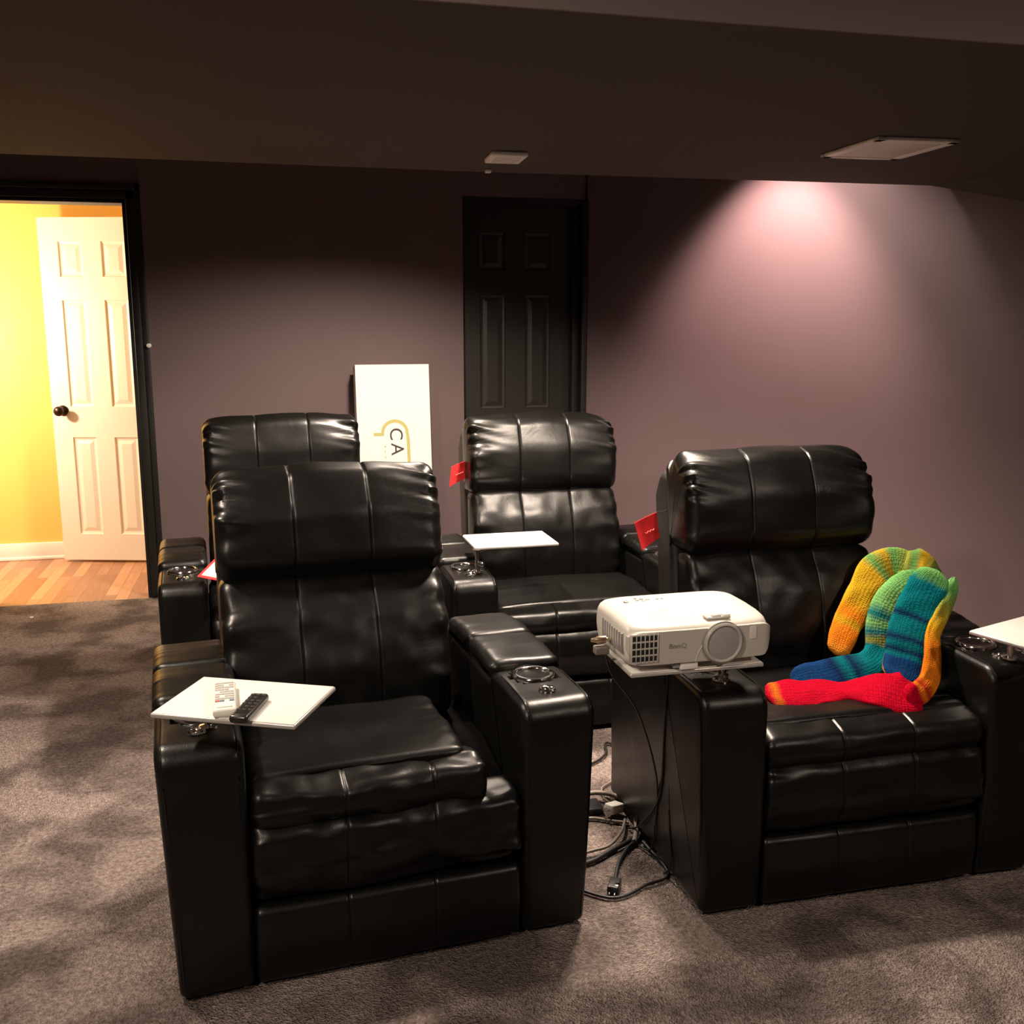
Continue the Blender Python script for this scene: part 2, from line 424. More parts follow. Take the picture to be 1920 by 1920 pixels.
def panel_door(w, h, t, knobside=None):
    """six-panel door front, leaf in x 0..w, z 0..h, front face at y=0, back at y=t"""
    sx = w*.182; mid = w*.180; pw = (w-2*sx-mid)/2
    xs = [0, sx, sx+pw, sx+pw+mid, w-sx, w]
    zs = [0, h*.080, h*.372, h*.462, h*.770, h*.834, h*.934, h]
    V = []; Fc = []
    def quad(a, b, c, d):
        n = len(V); V.extend([a, b, c, d]); Fc.append((n, n+1, n+2, n+3))
    for i in range(5):
        for j in range(7):
            x0, x1, z0, z1 = xs[i], xs[i+1], zs[j], zs[j+1]
            if i in (1, 3) and j in (1, 3, 5):
                rings = [(0, 0), (.004, .007), (.014, .010), (.018, .010), (.040, .003)]
                for (a, da), (b, db) in zip(rings, rings[1:]):
                    A = [(x0+a, da, z0+a), (x1-a, da, z0+a), (x1-a, da, z1-a), (x0+a, da, z1-a)]
                    B = [(x0+b, db, z0+b), (x1-b, db, z0+b), (x1-b, db, z1-b), (x0+b, db, z1-b)]
                    for k in range(4): quad(A[k], A[(k+1) % 4], B[(k+1) % 4], B[k])
                a, da = rings[-1]
                quad((x0+a, da, z0+a), (x1-a, da, z0+a), (x1-a, da, z1-a), (x0+a, da, z1-a))
            else:
                quad((x0, 0, z0), (x1, 0, z0), (x1, 0, z1), (x0, 0, z1))
    quad((0, t, 0), (w, t, 0), (w, t, h), (0, t, h))
    quad((0, 0, 0), (0, t, 0), (0, t, h), (0, 0, h)); quad((w, 0, 0), (w, t, 0), (w, t, h), (w, 0, h))
    quad((0, 0, 0), (w, 0, 0), (w, t, 0), (0, t, 0)); quad((0, 0, h), (w, 0, h), (w, t, h), (0, t, h))
    bm = bmesh.new()
    for p in V: bm.verts.new(p)
    bm.verts.ensure_lookup_table()
    for q in Fc: bm.faces.new([bm.verts[i] for i in q])
    bmesh.ops.remove_doubles(bm, verts=bm.verts, dist=1e-5)
    bm.verts.index_update()
    r = ([v.co.copy() for v in bm.verts], [tuple(v.index for v in f.verts) for f in bm.faces])
    bm.free(); return r

# closet door (black)
V, Fc = panel_door(.622, 2.02, .035)
d2 = structure(mesh_obj('door_2', V, Fc, M_BLACKDOOR, smooth=False, loc=(.985, WY+.115, .01)))
# hall beyond the doorway
HY = 6.50
wall_panel('floor_hall', -3.9, 0.5, WY+.0055, HY+.1, -0.08, 0.0, M_WOOD)
wall_panel('wall_hall_back', -3.9, 0.5, HY, HY+.1, 0, 2.5, M_YELLOW)
wall_panel('wall_hall_left', -3.9, -3.8, WY+.14, HY, 0, 2.5, M_YELLOW)
wall_panel('wall_hall_right', -0.36, -0.26, WY+.14, HY, 0, 2.5, M_YELLOW)
wall_panel('ceiling_hall', -3.9, 0.5, WY+.14, HY+.1, 2.42, 2.5, M_WHITETRIM)
mb = MB(); mb.rbox(-3.8, -0.36, HY-.015, HY, 0, .105, .004, 2); mb.rbox(-3.8, -0.36, HY-.022, HY, 0, .02, .004, 2)
structure(mb.build('baseboard_hall', M_WHITETRIM))
# white six-panel door standing open in the hall
V, Fc = panel_door(.605, 1.985, .035)
door = structure(mesh_obj('door_1', V, Fc, M_WHITEDOOR, smooth=False, loc=(-1.285, 6.385, .015), rot=(0, 0, math.radians(-15))))
mb = MB()
Mk = Matrix.Translation((.065, 0, .895)) @ Matrix.Rotation(PI/2, 4, 'X')
mb.lathe([(.031, 0), (.031, .006), (.018, .012), (.011, .018), (.011, .034), (.022, .042), (.029, .054), (.027, .066), (.016, .073), (0, .075)], 28, Mk)
mb.build('door_knob', M_KNOB, door)

# ceiling register (big) and small ceiling plate
t = thing('ceiling_vent', 'large pale rectangular register in the dark ceiling at upper right', 'ceiling vent', (2.005, 3.152, ZC), math.radians(-2))
w, d = .29, .37
mb = MB()
for a in ((-w/2, -w/2+.035, -d/2, d/2), (w/2-.035, w/2, -d/2, d/2), (-w/2, w/2, -d/2, -d/2+.035), (-w/2, w/2, d/2-.035, d/2)):
    mb.rbox(a[0], a[1], a[2], a[3], -.012, -.0005, .003, 2)
mb.build('frame', M_VENT, t)
mb = MB()
for k in range(15):
    y = -d/2+.05+k*(d-.1)/14
    mb.rbox(-w/2+.03, w/2-.03, y-.012, y+.012, -.010, -.007, .001, 1)
mb.box(-w/2+.03, w/2-.03, -d/2+.03, d/2-.03, -.004, -.001)
mb.build('louvre', M_VENT, t)
t = thing('ceiling_vent', 'small pale rectangular plate on the ceiling above the black door', 'ceiling vent', (.808, 3.595, ZC), math.radians(-3))
mb = MB(); mb.rbox(-.063, .063, -.085, .085, -.018, -.0005, .006, 3); mb.build('plate', M_VENT, t)
mb = MB()
for k in range(5): mb.rbox(-.043, .043, -.056+k*.028-.005, -.056+k*.028+.005, -.021, -.017, .001, 1)
mb.build('louvre', M_VENT, t)
tag(MB().rbox(.806, .828, 3.93, 3.955, ZC-.014, ZC-.0005, .004, 2).build('ceiling_clip', M_VENT),
    'tiny grey clip at the ceiling edge above the black door', 'clip')
# small stub on the casing, door stop low on the casing
mb = MB(); mb.lathe([(.010, 0), (.010, .004), (.006, .01), (.010, .022), (.011, .030), (.006, .034), (0, .035)], 16,
                    Matrix.Translation((-.612, WY-.001, 1.305)) @ Matrix.Rotation(PI/2, 4, 'X'))
tag(mb.build('wall_hook', M_PLUGW), 'tiny cream knob on the mauve wall beside the doorway frame', 'hook')
mb = MB(); mb.lathe([(.012, 0), (.012, .004), (.006, .006), (.006, .05), (.010, .052), (.010, .066), (0, .068)], 16,
                    Matrix.Translation((-.622, WY-.008, .075)) @ Matrix.Rotation(PI/2, 4, 'X'))
tag(mb.build('door_stop', M_VENT), 'small pale door stop low on the black doorway frame', 'door stop')

# ------------------------------------------------------------------ recliners
def wr(x, y, z, f, seed=0.0):
    return noise.noise(Vector((x*f+seed*7.1, y*f+seed*3.3, z*f-seed*1.7)))

def make_chair(label, loc, rotdeg, lean=0.0, seed=0.0, seat_x=(-.300, .300), roll_x=(-.302, .302), crumple=0.004, flare=.016, back_dx=0.0):
    t = thing('recliner', label, 'recliner', loc, math.radians(rotdeg), 'black leather home cinema recliners')
    S = (-.098, .098)
    # arms
    for sgn in (-1, 1):
        xa, xb = (.305, .462) if sgn > 0 else (-.462, -.305)
        P = roundpoly([(0.004, .012, .012), (-.002, .30, .3), (0.0, .573, .048), (.20, .578, .3), (.255, .573, .006), (.27, .55, .006), (.66, .555, .05), (.68, .012, .02)])
        hole = (abs(.383), .185)
        def da(x, y, z, tt, n, s=sgn):
            o = .0025*wr(x, y, z, 9, seed+s) + .004*math.exp(-((y+.01)/.03)**2)*math.sin(min(1, max(0, z/.56))*PI)
            if n.y > .5 and y < .25:
                # dished top round the cup holder and button
                cx = .383*s
                rr = math.hypot(x-cx, y-.185)
                if rr < .049: o -= .03
                o -= .004*math.exp(-((math.hypot(x-cx, y-.088))/.03)**2)
            return o
        Vv, Ff = sweep_x(P, xa, xb, .020, disp=da, xstep=.010)
        fl = lambda V_, s=sgn: [(x+s*flare*max(0, z)/.57*max(0, (abs(x)-.305)/.157), y, z) for x, y, z in V_]
        arm = mesh_obj('arm', fl(Vv), Ff, M_LEATHER, t)
        # padded tops
        for (y0, y1, h0, h1, k) in ((.245, .455, .596, .607, 0), (.452, .675, .607, .598, 1)):
            P = roundpoly([(y0, .545, .01), (y0, h0, .024), ((y0+y1)/2, (h0+h1)/2+.006, .4), (y1, h1, .022 if k == 0 else .05), (y1, .545, .01)], .009)
            def dp(x, y, z, tt, n, kk=k, s=sgn):
                return .004*wr(x, y, z, 11, seed+s+kk) + .0035*math.exp(-tt/.03)*wr(x*.5, y*2.4, z, 26, seed+s)
            Vv, Ff = sweep_x(P, xa-.004, xb+.004, .026, disp=dp, xstep=.012)
            mesh_obj('armrest_pad', fl(Vv), Ff, M_LEATHER, arm)
        if True:
            Mc = Matrix.Translation(((.383+flare*.5)*sgn, .185, .577))
            mb = MB(); mb.lathe([(.0395, -.004), (.0395, .004), (.043, .0075), (.049, .007), (.0525, .002), (.0525, -.003)], 40, Mc, closed=True)
            cup = mb.build('cup_holder', M_CHROME, arm)
            mb = MB(); mb.lathe([(.040, .002), (.039, -.030), (.035, -.060), (0, -.062)], 32, Mc)
            mb.build('cup_well', M_CUP, cup)
            mb = MB(); mb.lathe([(.021, -.003), (.021, .003), (.017, .006), (.014, .004), (.009, .004), (.006, .008), (0, .009)], 28, Matrix.Translation(((.383+flare*.5)*sgn, .088, .574)))
            mb.build('control_button', M_CHROME, arm)
        # stitched edge piping of the arm front
        mb = MB()
        for xx in (xa+.012, xb-.012):
            mb.tube([(xx, .004, .03), (xx, -.002, .30), (xx, .002, .52), (xx, .018, .562), (xx, .06, .575), (xx, .2, .577)], .0016, 6)
        mb.v = [Vector(p) for p in fl([tuple(q) for q in mb.v])]
        mb.build('piping', M_LEATHER, arm)
    # base box
    P = roundpoly([(.05, .02, .01), (.05, .33, .01), (.30, .385, .01), (.62, .385, .02), (.64, .02, .02)], .03)
    Vv, Ff = sweep_x(P, -.304, .304, .008, xstep=.05)
    mesh_obj('seat_base', Vv, Ff, M_BASE, t)
    # footrest board
    P = roundpoly([(.004, .014, .012), (-.004, .10, .2), (.004, .190, .022), (.07, .186, .02), (.07, .014, .01)], .008)
    def df(x, y, z, tt, n):
        return .003*wr(x, y, z, 8, seed+4)
    Vv, Ff = sweep_x(P, -.301, .301, .014, seams=S, disp=df, xstep=.014, groove=.003, gw=.003)
    mesh_obj('footrest_panel', Vv, Ff, M_LEATHER, t)
    # leg rest: knee roll and lower bulge as one padded piece
    P = roundpoly([(.09, .198, .01), (.020, .196, .022), (-.016, .27, .09), (-.004, .352, .05), (.016, .372, .02), (.10, .372, .01)], .007)
    def dl(x, y, z, tt, n):
        o = crumple*(1.2*wr(x, y*2, z*1.6, 9, seed+6)+.5*wr(x*.8, y, z*1.5, 22, seed+6.5))
        o += .006*math.exp(-tt/.03)*wr(x, z*2, 0, 34, seed+2)
        # folds pinched into the outer corners
        o -= crumple*2.2*math.exp(-((z-.225)/.008)**2)*max(0, (x-.1)/.2)
        o += crumple*1.2*math.exp(-((z-.245)/.012)**2)*max(0, (x-.1)/.2)
        return o
    Vv, Ff = sweep_x(P, -.301, .301, .022, seams=S, disp=dl, xstep=.011, groove=.003, gw=.003)
    mesh_obj('leg_rest', Vv, Ff, M_LEATHER, t)
    P = roundpoly([(.015, .365, .012), (-.003, .400, .030), (.008, .440, .032), (.07, .455, .03), (.16, .44, .02), (.16, .36, .01)], .007)
    def dk(x, y, z, tt, n):
        return crumple*(1.0*wr(x, y*2, z*1.6, 9, seed+9)+.4*wr(x*.8, y, z*1.5, 24, seed+9.5)) + .004*math.exp(-tt/.02)*wr(x, z*2, y*2, 34, seed+3)
    Vv, Ff = sweep_x(P, roll_x[0], roll_x[1], .026, seams=S, disp=dk, xstep=.011, groove=.003, gw=.003)
    mesh_obj('front_bolster', Vv, Ff, M_LEATHER, t)
    # seat cushion
    P = roundpoly([(.075, .40, .01), (.072, .462, .016), (.26, .474, .4), (.56, .455, .05), (.56, .38, .01)], .009)
    def ds(x, y, z, tt, n):
        o = crumple*.9*wr(x, y, z, 7, seed+12) + .006*math.exp(-tt/.05)*wr(x*.7, y*1.6, z, 26, seed+5)
        if n.y > .3: o += .008*math.exp(-((x)/.22)**2) - .004
        return o
    Vv, Ff = sweep_x(P, seat_x[0], seat_x[1], .028, disp=ds, xstep=.012)
    mesh_obj('seat_cushion', Vv, Ff, M_LEATHER, t)
    # backrest (leans about its foot)
    piv = Vector((.45, .42)); ca, sa = math.cos(lean), math.sin(lean)
    def leanv(V):
        out = []
        for (x, y, z) in V:
            dy, dz = y-piv.x, (z-piv.y)*1.055
            out.append((x+back_dx, piv.x+dy*ca+dz*sa, piv.y-dy*sa+dz*ca))
        return out
    P = roundpoly([(.435, .40, .05), (.405, .52, .2), (.425, .68, .15), (.475, .772, .035), (.56, .775, .02), (.58, .40, .02)], .009)
    def gather(x, y, z, tt, n, a, fq, sd):
        return a*math.exp(-tt/.045)*(wr(x*.25, y*.6, z*1.0, fq, sd)*1.5)
    def dlum(x, y, z, tt, n):
        if n.x > 0.3: return 0
        return .007*wr(x, y, z*1.4, 6, seed+20) + gather(x, y, z, tt, n, .013, 24, seed+21) + .003*wr(x, y, z, 19, seed+22)
    Vv, Ff = sweep_x(P, -.290, .290, .030, seams=S, disp=dlum, xstep=.010, dome=.003, groove=.0026, gw=.003)
    bk = mesh_obj('lumbar_cushion', leanv(Vv), Ff, M_LEATHER, t)
    P = roundpoly([(.478, .768, .025), (.440, .810, .05), (.438, .93, .12), (.475, 1.025, .06), (.545, 1.055, .05), (.63, 1.03, .04), (.615, .77, .02)], .009)
    def dhead(x, y, z, tt, n):
        o = 0
        # top edge dips towards the corners
        if n.y > 0: o -= n.y*.020*(abs(x)/.3)**2.4
        if n.x > 0.5: return o
        o += .005*wr(x, y, z*1.3, 7, seed+30) + gather(x, y, z, tt, n, .019, 20, seed+31)
        # deep gathers in the upper corners
        o += .012*math.exp(-tt/.05)*math.exp(-((z-1.0)/.07)**2)*math.sin(z*170+x*40+seed)
        return o
    Vv, Ff = sweep_x(P, -.293, .293, .034, seams=S, disp=dhead, xstep=.009, dome=.003, groove=.0026, gw=.003)
    mesh_obj('headrest', leanv(Vv), Ff, M_LEATHER, t)
    P = roundpoly([(.565, .30, .02), (.595, .98, .03), (.665, 1.0, .045), (.72, .93, .05), (.70, .28, .03)], .02)
    Vv, Ff = sweep_x(P, -.288, .288, .022, xstep=.03)
    mesh_obj('backrest_shell', leanv(Vv), Ff, M_VINYL, t)
    return t

c1 = make_chair('black leather recliner in front with two remotes on its tray and narrow crumpled seat cushion', (.2075, 2.065, 0), 5.5, lean=.20, seed=1.3,
                seat_x=(-.295, .195), roll_x=(-.298, .225), crumple=.012, flare=.022, back_dx=-.030)
c3 = make_chair('black leather recliner holding rainbow knitted socks, with white projector on its tray', (1.409, 2.072, 0), 0.5, lean=.14, seed=2.9, back_dx=-.012)
c2 = make_chair('black leather recliner in back row before the black door, empty pale tray on its arm', (1.005, 3.23, 0), 1.5, lean=.10, seed=4.1, flare=.003)
c4 = make_chair('black leather recliner in back row nearest the open lit doorway', (.055, 3.42, 0), 4.5, lean=.10, seed=6.6, flare=.003)

# ------------------------------------------------------------------ swivel trays
def make_tray(label, cx, cy, rot, sx, sy, w=.305, d=.215, z=.668):
    t = thing('tray_table', label, 'tray table', (sx, sy, .579), 0, 'swivel tray tables on recliner arms')
    L = Matrix.Translation((cx-sx, cy-sy, z-.579)) @ Matrix.Rotation(math.radians(rot), 4, 'Z')
    MB().rbox(-w/2, w/2, -d/2, d/2, -.010, 0.0, .0035, 3, L).build('tray_edge', M_TRAYEDGE, t)
    MB().rbox(-w/2+.003, w/2-.003, -d/2+.003, d/2-.003, -.003, .0012, .001, 2, L).build('tray_top', M_TRAY, t)
    mb = MB(); mb.lathe([(.019, 0.0), (.019, .005), (.008, .008), (.008, z-.579-.016), (.018, z-.579-.014), (.018, z-.579-.0102)], 20)
    mb.build('stem', M_CHROME, t)
    v = Vector((cx-sx, cy-sy, 0)).normalized()*.05
    mb = MB(); mb.tube([(0, 0, z-.579-.02), (v.x*.6, v.y*.6, z-.579-.020), (v.x*2, v.y*2, z-.579-.016)], .0055, 8)
    mb.lathe([(.006, 0), (.010, .004), (.010, .014), (.006, .018)], 14, Matrix.Translation((.012, -.006, .030)) @ Matrix.Rotation(PI/2, 4, 'X'))
    mb.build('bracket', M_CHROME, t)
    return t
make_tray('pale rectangular swivel tray under the two remotes on front left recliner', -.088, 2.035, -24.5, -.172, 2.125)
make_tray('pale empty swivel tray on the back row recliner before the black door', .782, 3.42, 1, .645, 3.325, w=.30)
make_tray('pale swivel tray carrying the white projector', .887, 2.11, 1, 1.022, 2.172, w=.32)
make_tray('empty pale swivel tray cut off by right edge, beside the rainbow socks', 1.838, 2.062, 19.5, 1.800, 2.13)

# ------------------------------------------------------------------ remotes
def remote(label, cx, cy, rot, w, l, h, body, buttons, rows, cols, z=.6695, acc=None):
    t = thing('remote_control', label, 'remote control', (cx, cy, z), math.radians(rot), 'remotes on the tray')
    MB().rbox(-w/2, w/2, -l/2, l/2, 0, h, min(.007, h*.45), 4).build('casing', body, t)
    for r in range(rows):
        for c in range(cols):
            x = (-w/2+w*.2)+(w*.6)*c/max(1, cols-1); y = l*.40-(l*.62)*r/max(1, rows-1)
            if (r*3+c) % 7 == 5: continue
            m = buttons if not acc or r < rows-1 else acc[c % len(acc)]
            MB().rbox(x-w*.095, x+w*.095, y-l*.022, y+l*.022, h-.001, h+.0014, .0006, 2).build('button', m, t)
    MB().rbox(-w*.33, w*.33, -l*.44, -l*.42, h-.001, h+.0008, .0003, 1).build('emblem', buttons, t)
    return t
M_RCW = simple('white_remote_plastic', (0.82, 0.80, 0.74), 0.35, noise_amt=.02)
M_RCB = simple('black_remote_plastic', (0.02, 0.018, 0.016), 0.25, noise_amt=.05)
M_RBTN = simple('grey_remote_button', (0.42, 0.42, 0.40), 0.5, noise_amt=.03)
M_RBT2 = simple('dark_remote_button', (0.05, 0.048, 0.045), 0.3, noise_amt=.05)
M_RRED = simple('red_button', (0.5, 0.12, 0.10), 0.5, noise_amt=.03)
M_RBLU = simple('blue_grey_button', (0.14, 0.2, 0.28), 0.5, noise_amt=.03)
remote('white remote control with rows of grey buttons on the front tray', -.129, 2.022, 3, .046, .165, .018, M_RCW, M_RBTN, 9, 4, acc=(M_RRED, M_RBLU, M_RBTN, M_RBLU))
remote('slim black remote control lying askew beside the white remote', -.079, 1.962, -19, .038, .128, .016, M_RCB, M_RBT2, 6, 3)

# ------------------------------------------------------------------ projector
PX, PY, PZ = .889, 2.118, .6695
pr = thing('projector', 'white home cinema projector with large round lens on a swivel tray', 'projector', (PX, PY, PZ), math.radians(1.5))
W, D, Hh, z0 = .352, .245, .098, .014
def projector_body():
    # superellipse plan, bulged and rounded over the top
    V = []; Fc = []
    lay = [(0.0, .935), (.006, .965), (.02, .985), (.045, 1.0), (.068, .998), (.080, .985), (.088, .965), (.094, .93), (.0975, .87), (.099, .78), (.1005, .5), (.101, .2)]
    n = 96
    for z, s in lay:
        for k in range(n):
            a = 2*PI*k/n
            e = 2/6.5
            cx_, sy_ = math.cos(a), math.sin(a)
            x = math.copysign(abs(cx_)**e, cx_)*W/2
            y = math.copysign(abs(sy_)**(2/7.0), sy_)*D/2
            # right-hand side tapers like a boat hull towards the front
            if y < 0: y += -.004*math.cos(x/W*PI)
            sh = 1
            V.append((x*s, y*(1-(1-s)*1.15), z0+z - (.010*max(0, -y/(D/2))**2 if z > .07 else 0)))
    m = len(lay)
    for i in range(m-1):
        for k in range(n):
            k2 = (k+1) % n; Fc.append((i*n+k, i*n+k2, (i+1)*n+k2, (i+1)*n+k))
    Fc.append(tuple(range(n))[::-1]); Fc.append(tuple((m-1)*n+k for k in range(n)))
    return V, Fc
V, Fc = projector_body()
body = mesh_obj('housing', V, Fc, M_PROJ, pr)
FY = -D/2-.0055
# front fascia, slightly greyer, set on the housing
def fascia():
    V = []; Fc = []
    nx, nz = 40, 10
    for i in range(nx+1):
        u = -1+2*i/nx; x = u*W*.485
        edge = max(0, abs(u)-.86)/.14
        zt = z0+.080-.012*edge**2; zb = z0+.006+.030*edge**2
        for j in range(nz+1):
            z = zb+(zt-zb)*j/nz
            V.append((x, FY-.004*math.cos(x/W*PI)+.004+.014*edge**3, z))
    for i in range(nx):
        for j in range(nz):
            a = i*(nz+1)+j; Fc.append((a, a+nz+1, a+nz+2, a+1))
    n = len(V)
    V += [(x, y+.012, z) for x, y, z in V[:n]]
    Fc2 = [tuple(i+n for i in q[::-1]) for q in Fc]
    rim = []
    b = [i*(nz+1) for i in range(nx+1)] + [nx*(nz+1)+j for j in range(1, nz+1)] + [i*(nz+1)+nz for i in range(nx-1, -1, -1)] + [j for j in range(nz-1, 0, -1)]
    for k in range(len(b)):
        p, q = b[k], b[(k+1) % len(b)]; rim.append((p, q, q+n, p+n))
    return V, Fc+Fc2+rim
V, Fc = fascia(); mesh_obj('front_panel', V, Fc, M_PROJF, pr)
# vent grille (front left)
vx0, vx1, vz0, vz1 = -W*.475, -W*.305, z0+.014, z0+.076
def prf(x): return FY-.004*math.cos(x/W*PI)+.004
MB().rbox(vx0, vx1, prf(vx1)-.001, prf(vx1)+.016, vz0, vz1, .004, 3).build('vent_recess', M_DARK, pr)
mb = MB()
for k in range(7):
    x = vx0+(vx1-vx0)*k/6; mb.rbox(x-.0012, x+.0012, prf(x)-.0035, prf(x)+.006, vz0-.001, vz1+.001, .0006, 1)
for k in range(5):
    z = vz0+(vz1-vz0)*k/4; mb.box(vx0, vx1, prf(vx1)-.0018, prf(vx1)+.006, z-.0018, z+.0018)
mb.build('vent_grille', M_PROJF, pr)
# side vent
mb = MB()
for k in range(9):
    y = -.085+k*.015; mb.box(-W/2-.0012, -W/2+.004, y-.003, y+.003, z0+.025, z0+.070)
mb.build('side_vent', M_GREY, pr)
# lens
lx, lz = .046, z0+.045
Ml = Matrix.Translation((lx, prf(lx), lz)) @ Matrix.Rotation(PI/2, 4, 'X')
lens = MB().lathe([(.047, -.012), (.047, .004), (.0445, .009), (.041, .010), (.0385, .006), (.038, .002)], 56, Ml).build('lens_ring', M_PROJF, pr)
MB().lathe([(.0385, .0015), (.0385, .005), (.030, .0072), (.015, .0085), (0, .009)], 48, Ml).build('lens_cover', M_LENSCAP, lens)
MB().lathe([(.0475, .0005), (.0475, .004), (.049, .004), (.049, .0005)], 56, Ml, closed=True).build('lens_bezel', M_GREY, lens)
# receiver window
MB().rbox(.112, .129, prf(.12)-.0018, prf(.12)+.002, z0+.046, z0+.077, .0016, 3).build('sensor_window', M_CARDW, pr)
# curved trim line beside lens
mb = MB(); mb.tube([(.0, prf(0)-.0006, z0+.045), (-.012, prf(0)-.0006, z0+.025), (-.017, prf(0)-.0006, z0+.006)], .0011, 6)
mb.build('trim_line', M_PROJ, pr)
# top: zoom window, buttons
MB().rbox(.020, .078, -.100, -.074, z0+.090, z0+.0955, .002, 2).build('adjuster_recess', M_PROJF, pr)
MB().rbox(.034, .056, -.097, -.088, z0+.093, z0+.0975, .001, 2).build('adjuster_lever', M_GREY, pr)
MB().rbox(.060, .078, -.099, -.078, z0+.093, z0+.100, .002, 2).build('adjuster_dial', M_PLUGW, pr)
for (bx, by, br) in ((-.115, .050, .0065), (-.085, .056, .0045), (-.072, .048, .0045), (-.072, .064, .0045), (-.059, .056, .0045), (-.036, .054, .0035), (-.024, .054, .0035), (-.085, .072, .0035)):
    MB().lathe([(br, 0), (br, .0012), (br*.7, .002), (0, .002)], 16, Matrix.Translation((bx, by, z0+.1005))).build('button', M_GREY, pr)
# feet
MB().rbox(-.050, -.008, -.122, -.095, 0.0005, z0+.004, .002, 2).build('foot', M_PLUGW, pr)
for fx in (-.13, .13): MB().lathe([(.012, 0.0005), (.012, z0+.003)], 20, Matrix.Translation((fx, .09, 0))).build('foot', M_GREY, pr)
MB().rbox(-.066, -.050, -.118, -.100, .004, z0+.004, .002, 2).build('foot_release', M_GREY, pr)

def text_mesh(name, s, size, mat, parent, M, ext=.0006, spacing=1.0, font_scale=(1, 1)):
    cu = bpy.data.curves.new(name, 'FONT'); cu.body = s; cu.size = size; cu.extrude = ext
    cu.align_x = 'CENTER'; cu.align_y = 'CENTER'; cu.space_character = spacing
    tmp = bpy.data.objects.new(name+'_tmp', cu); C.objects.link(tmp)
    dg = bpy.context.evaluated_depsgraph_get()
    me = bpy.data.meshes.new_from_object(tmp.evaluated_get(dg))
    bpy.data.objects.remove(tmp); bpy.data.curves.remove(cu)
    me.name = name
    for v_ in me.vertices: v_.co = M @ Vector((v_.co.x*font_scale[0], v_.co.y*font_scale[1], v_.co.z))
    me.materials.clear(); me.materials.append(mat)
    o = bpy.data.objects.new(name, me); link(o, parent); return o
text_mesh('logo_lettering', 'BenQ', .0165, M_GREY, pr, Matrix.Translation((-.061, prf(-.06)-.0008, z0+.046)) @ Matrix.Rotation(PI/2, 4, 'X'), ext=.0008, spacing=1.05, font_scale=(1.05, .9))

# cable plugs at the projector's side and power/video cable falling to the floor
t = thing('video_cable', 'dark cables with brass plug hanging from the projector beside the recliner', 'cable', (0, 0, 0))
mb = MB(); mb.lathe([(.004, 0), (.004, .010), (.0085, .011), (.0085, .030), (.006, .034), (.004, .045)], 16, Matrix.Translation((.710, 2.09, .722)) @ Matrix.Rotation(-PI/2, 4, 'Y'))
mb.build('plug', M_GOLD, t)
MB().rbox(.672, .705, 2.075, 2.10, .690, .708, .003, 2).build('plug', M_CABLEG, t)
paths = [
    [(.70, 2.10, .70), (.75, 2.19, .60), (.86, 2.30, .45), (.93, 2.34, .25), (.938, 2.36, .10), (.935, 2.38, .02), (.92, 2.43, .006)],
    [(.90, 2.24, .70), (.925, 2.27, .60), (.932, 2.30, .40), (.936, 2.33, .2), (.932, 2.46, .05), (.925, 2.53, .006)],
    [(.93, 2.235, .70), (.938, 2.262, .62), (.940, 2.272, .40), (.940, 2.27, .18), (.940, 2.25, .05), (.935, 2.28, .006)],
    [(.95, 2.235, .69), (.938, 2.30, .60), (.942, 2.42, .35), (.945, 2.49, .15), (.94, 2.50, .03), (.93, 2.47, .006)]]
mb = MB()
for p in paths: mb.tube(p, .0026, 8)
mb.build('cord', M_CABLE, t)

# ------------------------------------------------------------------ floor cables between the chairs
def cable(label, pts, r, mat, extra=None):
    t = thing('floor_cable', label, 'cable', (0, 0, 0), 0, 'tangled cables on the carpet')
    mb = MB(); mb.tube(pts, r, 8); mb.build('cord', mat, t)
    return t
cable('thin black cord looping on the carpet at the back of the gap between recliners',
      [(.80, 2.90, .008), (.90, 2.94, .008), (.97, 2.97, .008), (1.02, 3.02, .012), (1.035, 3.08, .012), (1.055, 3.10, .01), (1.07, 3.06, .008), (1.06, 3.0, .008), (1.03, 2.93, .008)], .004, M_CABLE)
cable('thin brown cord in a loose bend on the carpet behind the flat grey cable',
      [(1.03, 2.87, .008), (.985, 2.83, .008), (.945, 2.80, .008), (.922, 2.77, .012), (.915, 2.72, .014), (.93, 2.69, .008)], .0028, M_CABLEG)
t = cable('grey cable with white plug arching over the carpet in the gap between recliners',
      [(.78, 2.71, .012), (.85, 2.725, .022), (.90, 2.715, .028), (.95, 2.675, .025), (.962, 2.60, .022), (.945, 2.52, .018), (.91, 2.44, .013)], .0075, M_CABLEG)
mb = MB(); Mp = Matrix.Translation((.912, 2.618, .026)) @ Matrix.Rotation(math.radians(35), 4, 'Z') @ Matrix.Rotation(math.radians(12), 4, 'Y')
mb.rbox(-.030, .026, -.017, .017, -.014, .014, .005, 3, Mp); mb.build('plug', M_PLUGW, t)
mb = MB(); mb.rbox(-.048, -.029, -.009, -.006, -.003, .003, .0008, 1, Mp); mb.rbox(-.048, -.029, .006, .009, -.003, .003, .0008, 1, Mp); mb.build('plug_pin', M_CHROME, t)
t = cable('black power cord ending in a dark plug on the carpet nearest the viewer',
      [(.95, 2.58, .012), (.948, 2.50, .012), (.925, 2.455, .010), (.885, 2.42, .010), (.84, 2.36, .010), (.81, 2.30, .010), (.795, 2.262, .010)], .0052, M_CABLE)
mb = MB(); Mp = Matrix.Translation((.784, 2.238, .014)) @ Matrix.Rotation(math.radians(62), 4, 'Z')
mb.rbox(-.026, .026, -.015, .015, -.012, .012, .004, 3, Mp); mb.build('plug', M_DARK, t)
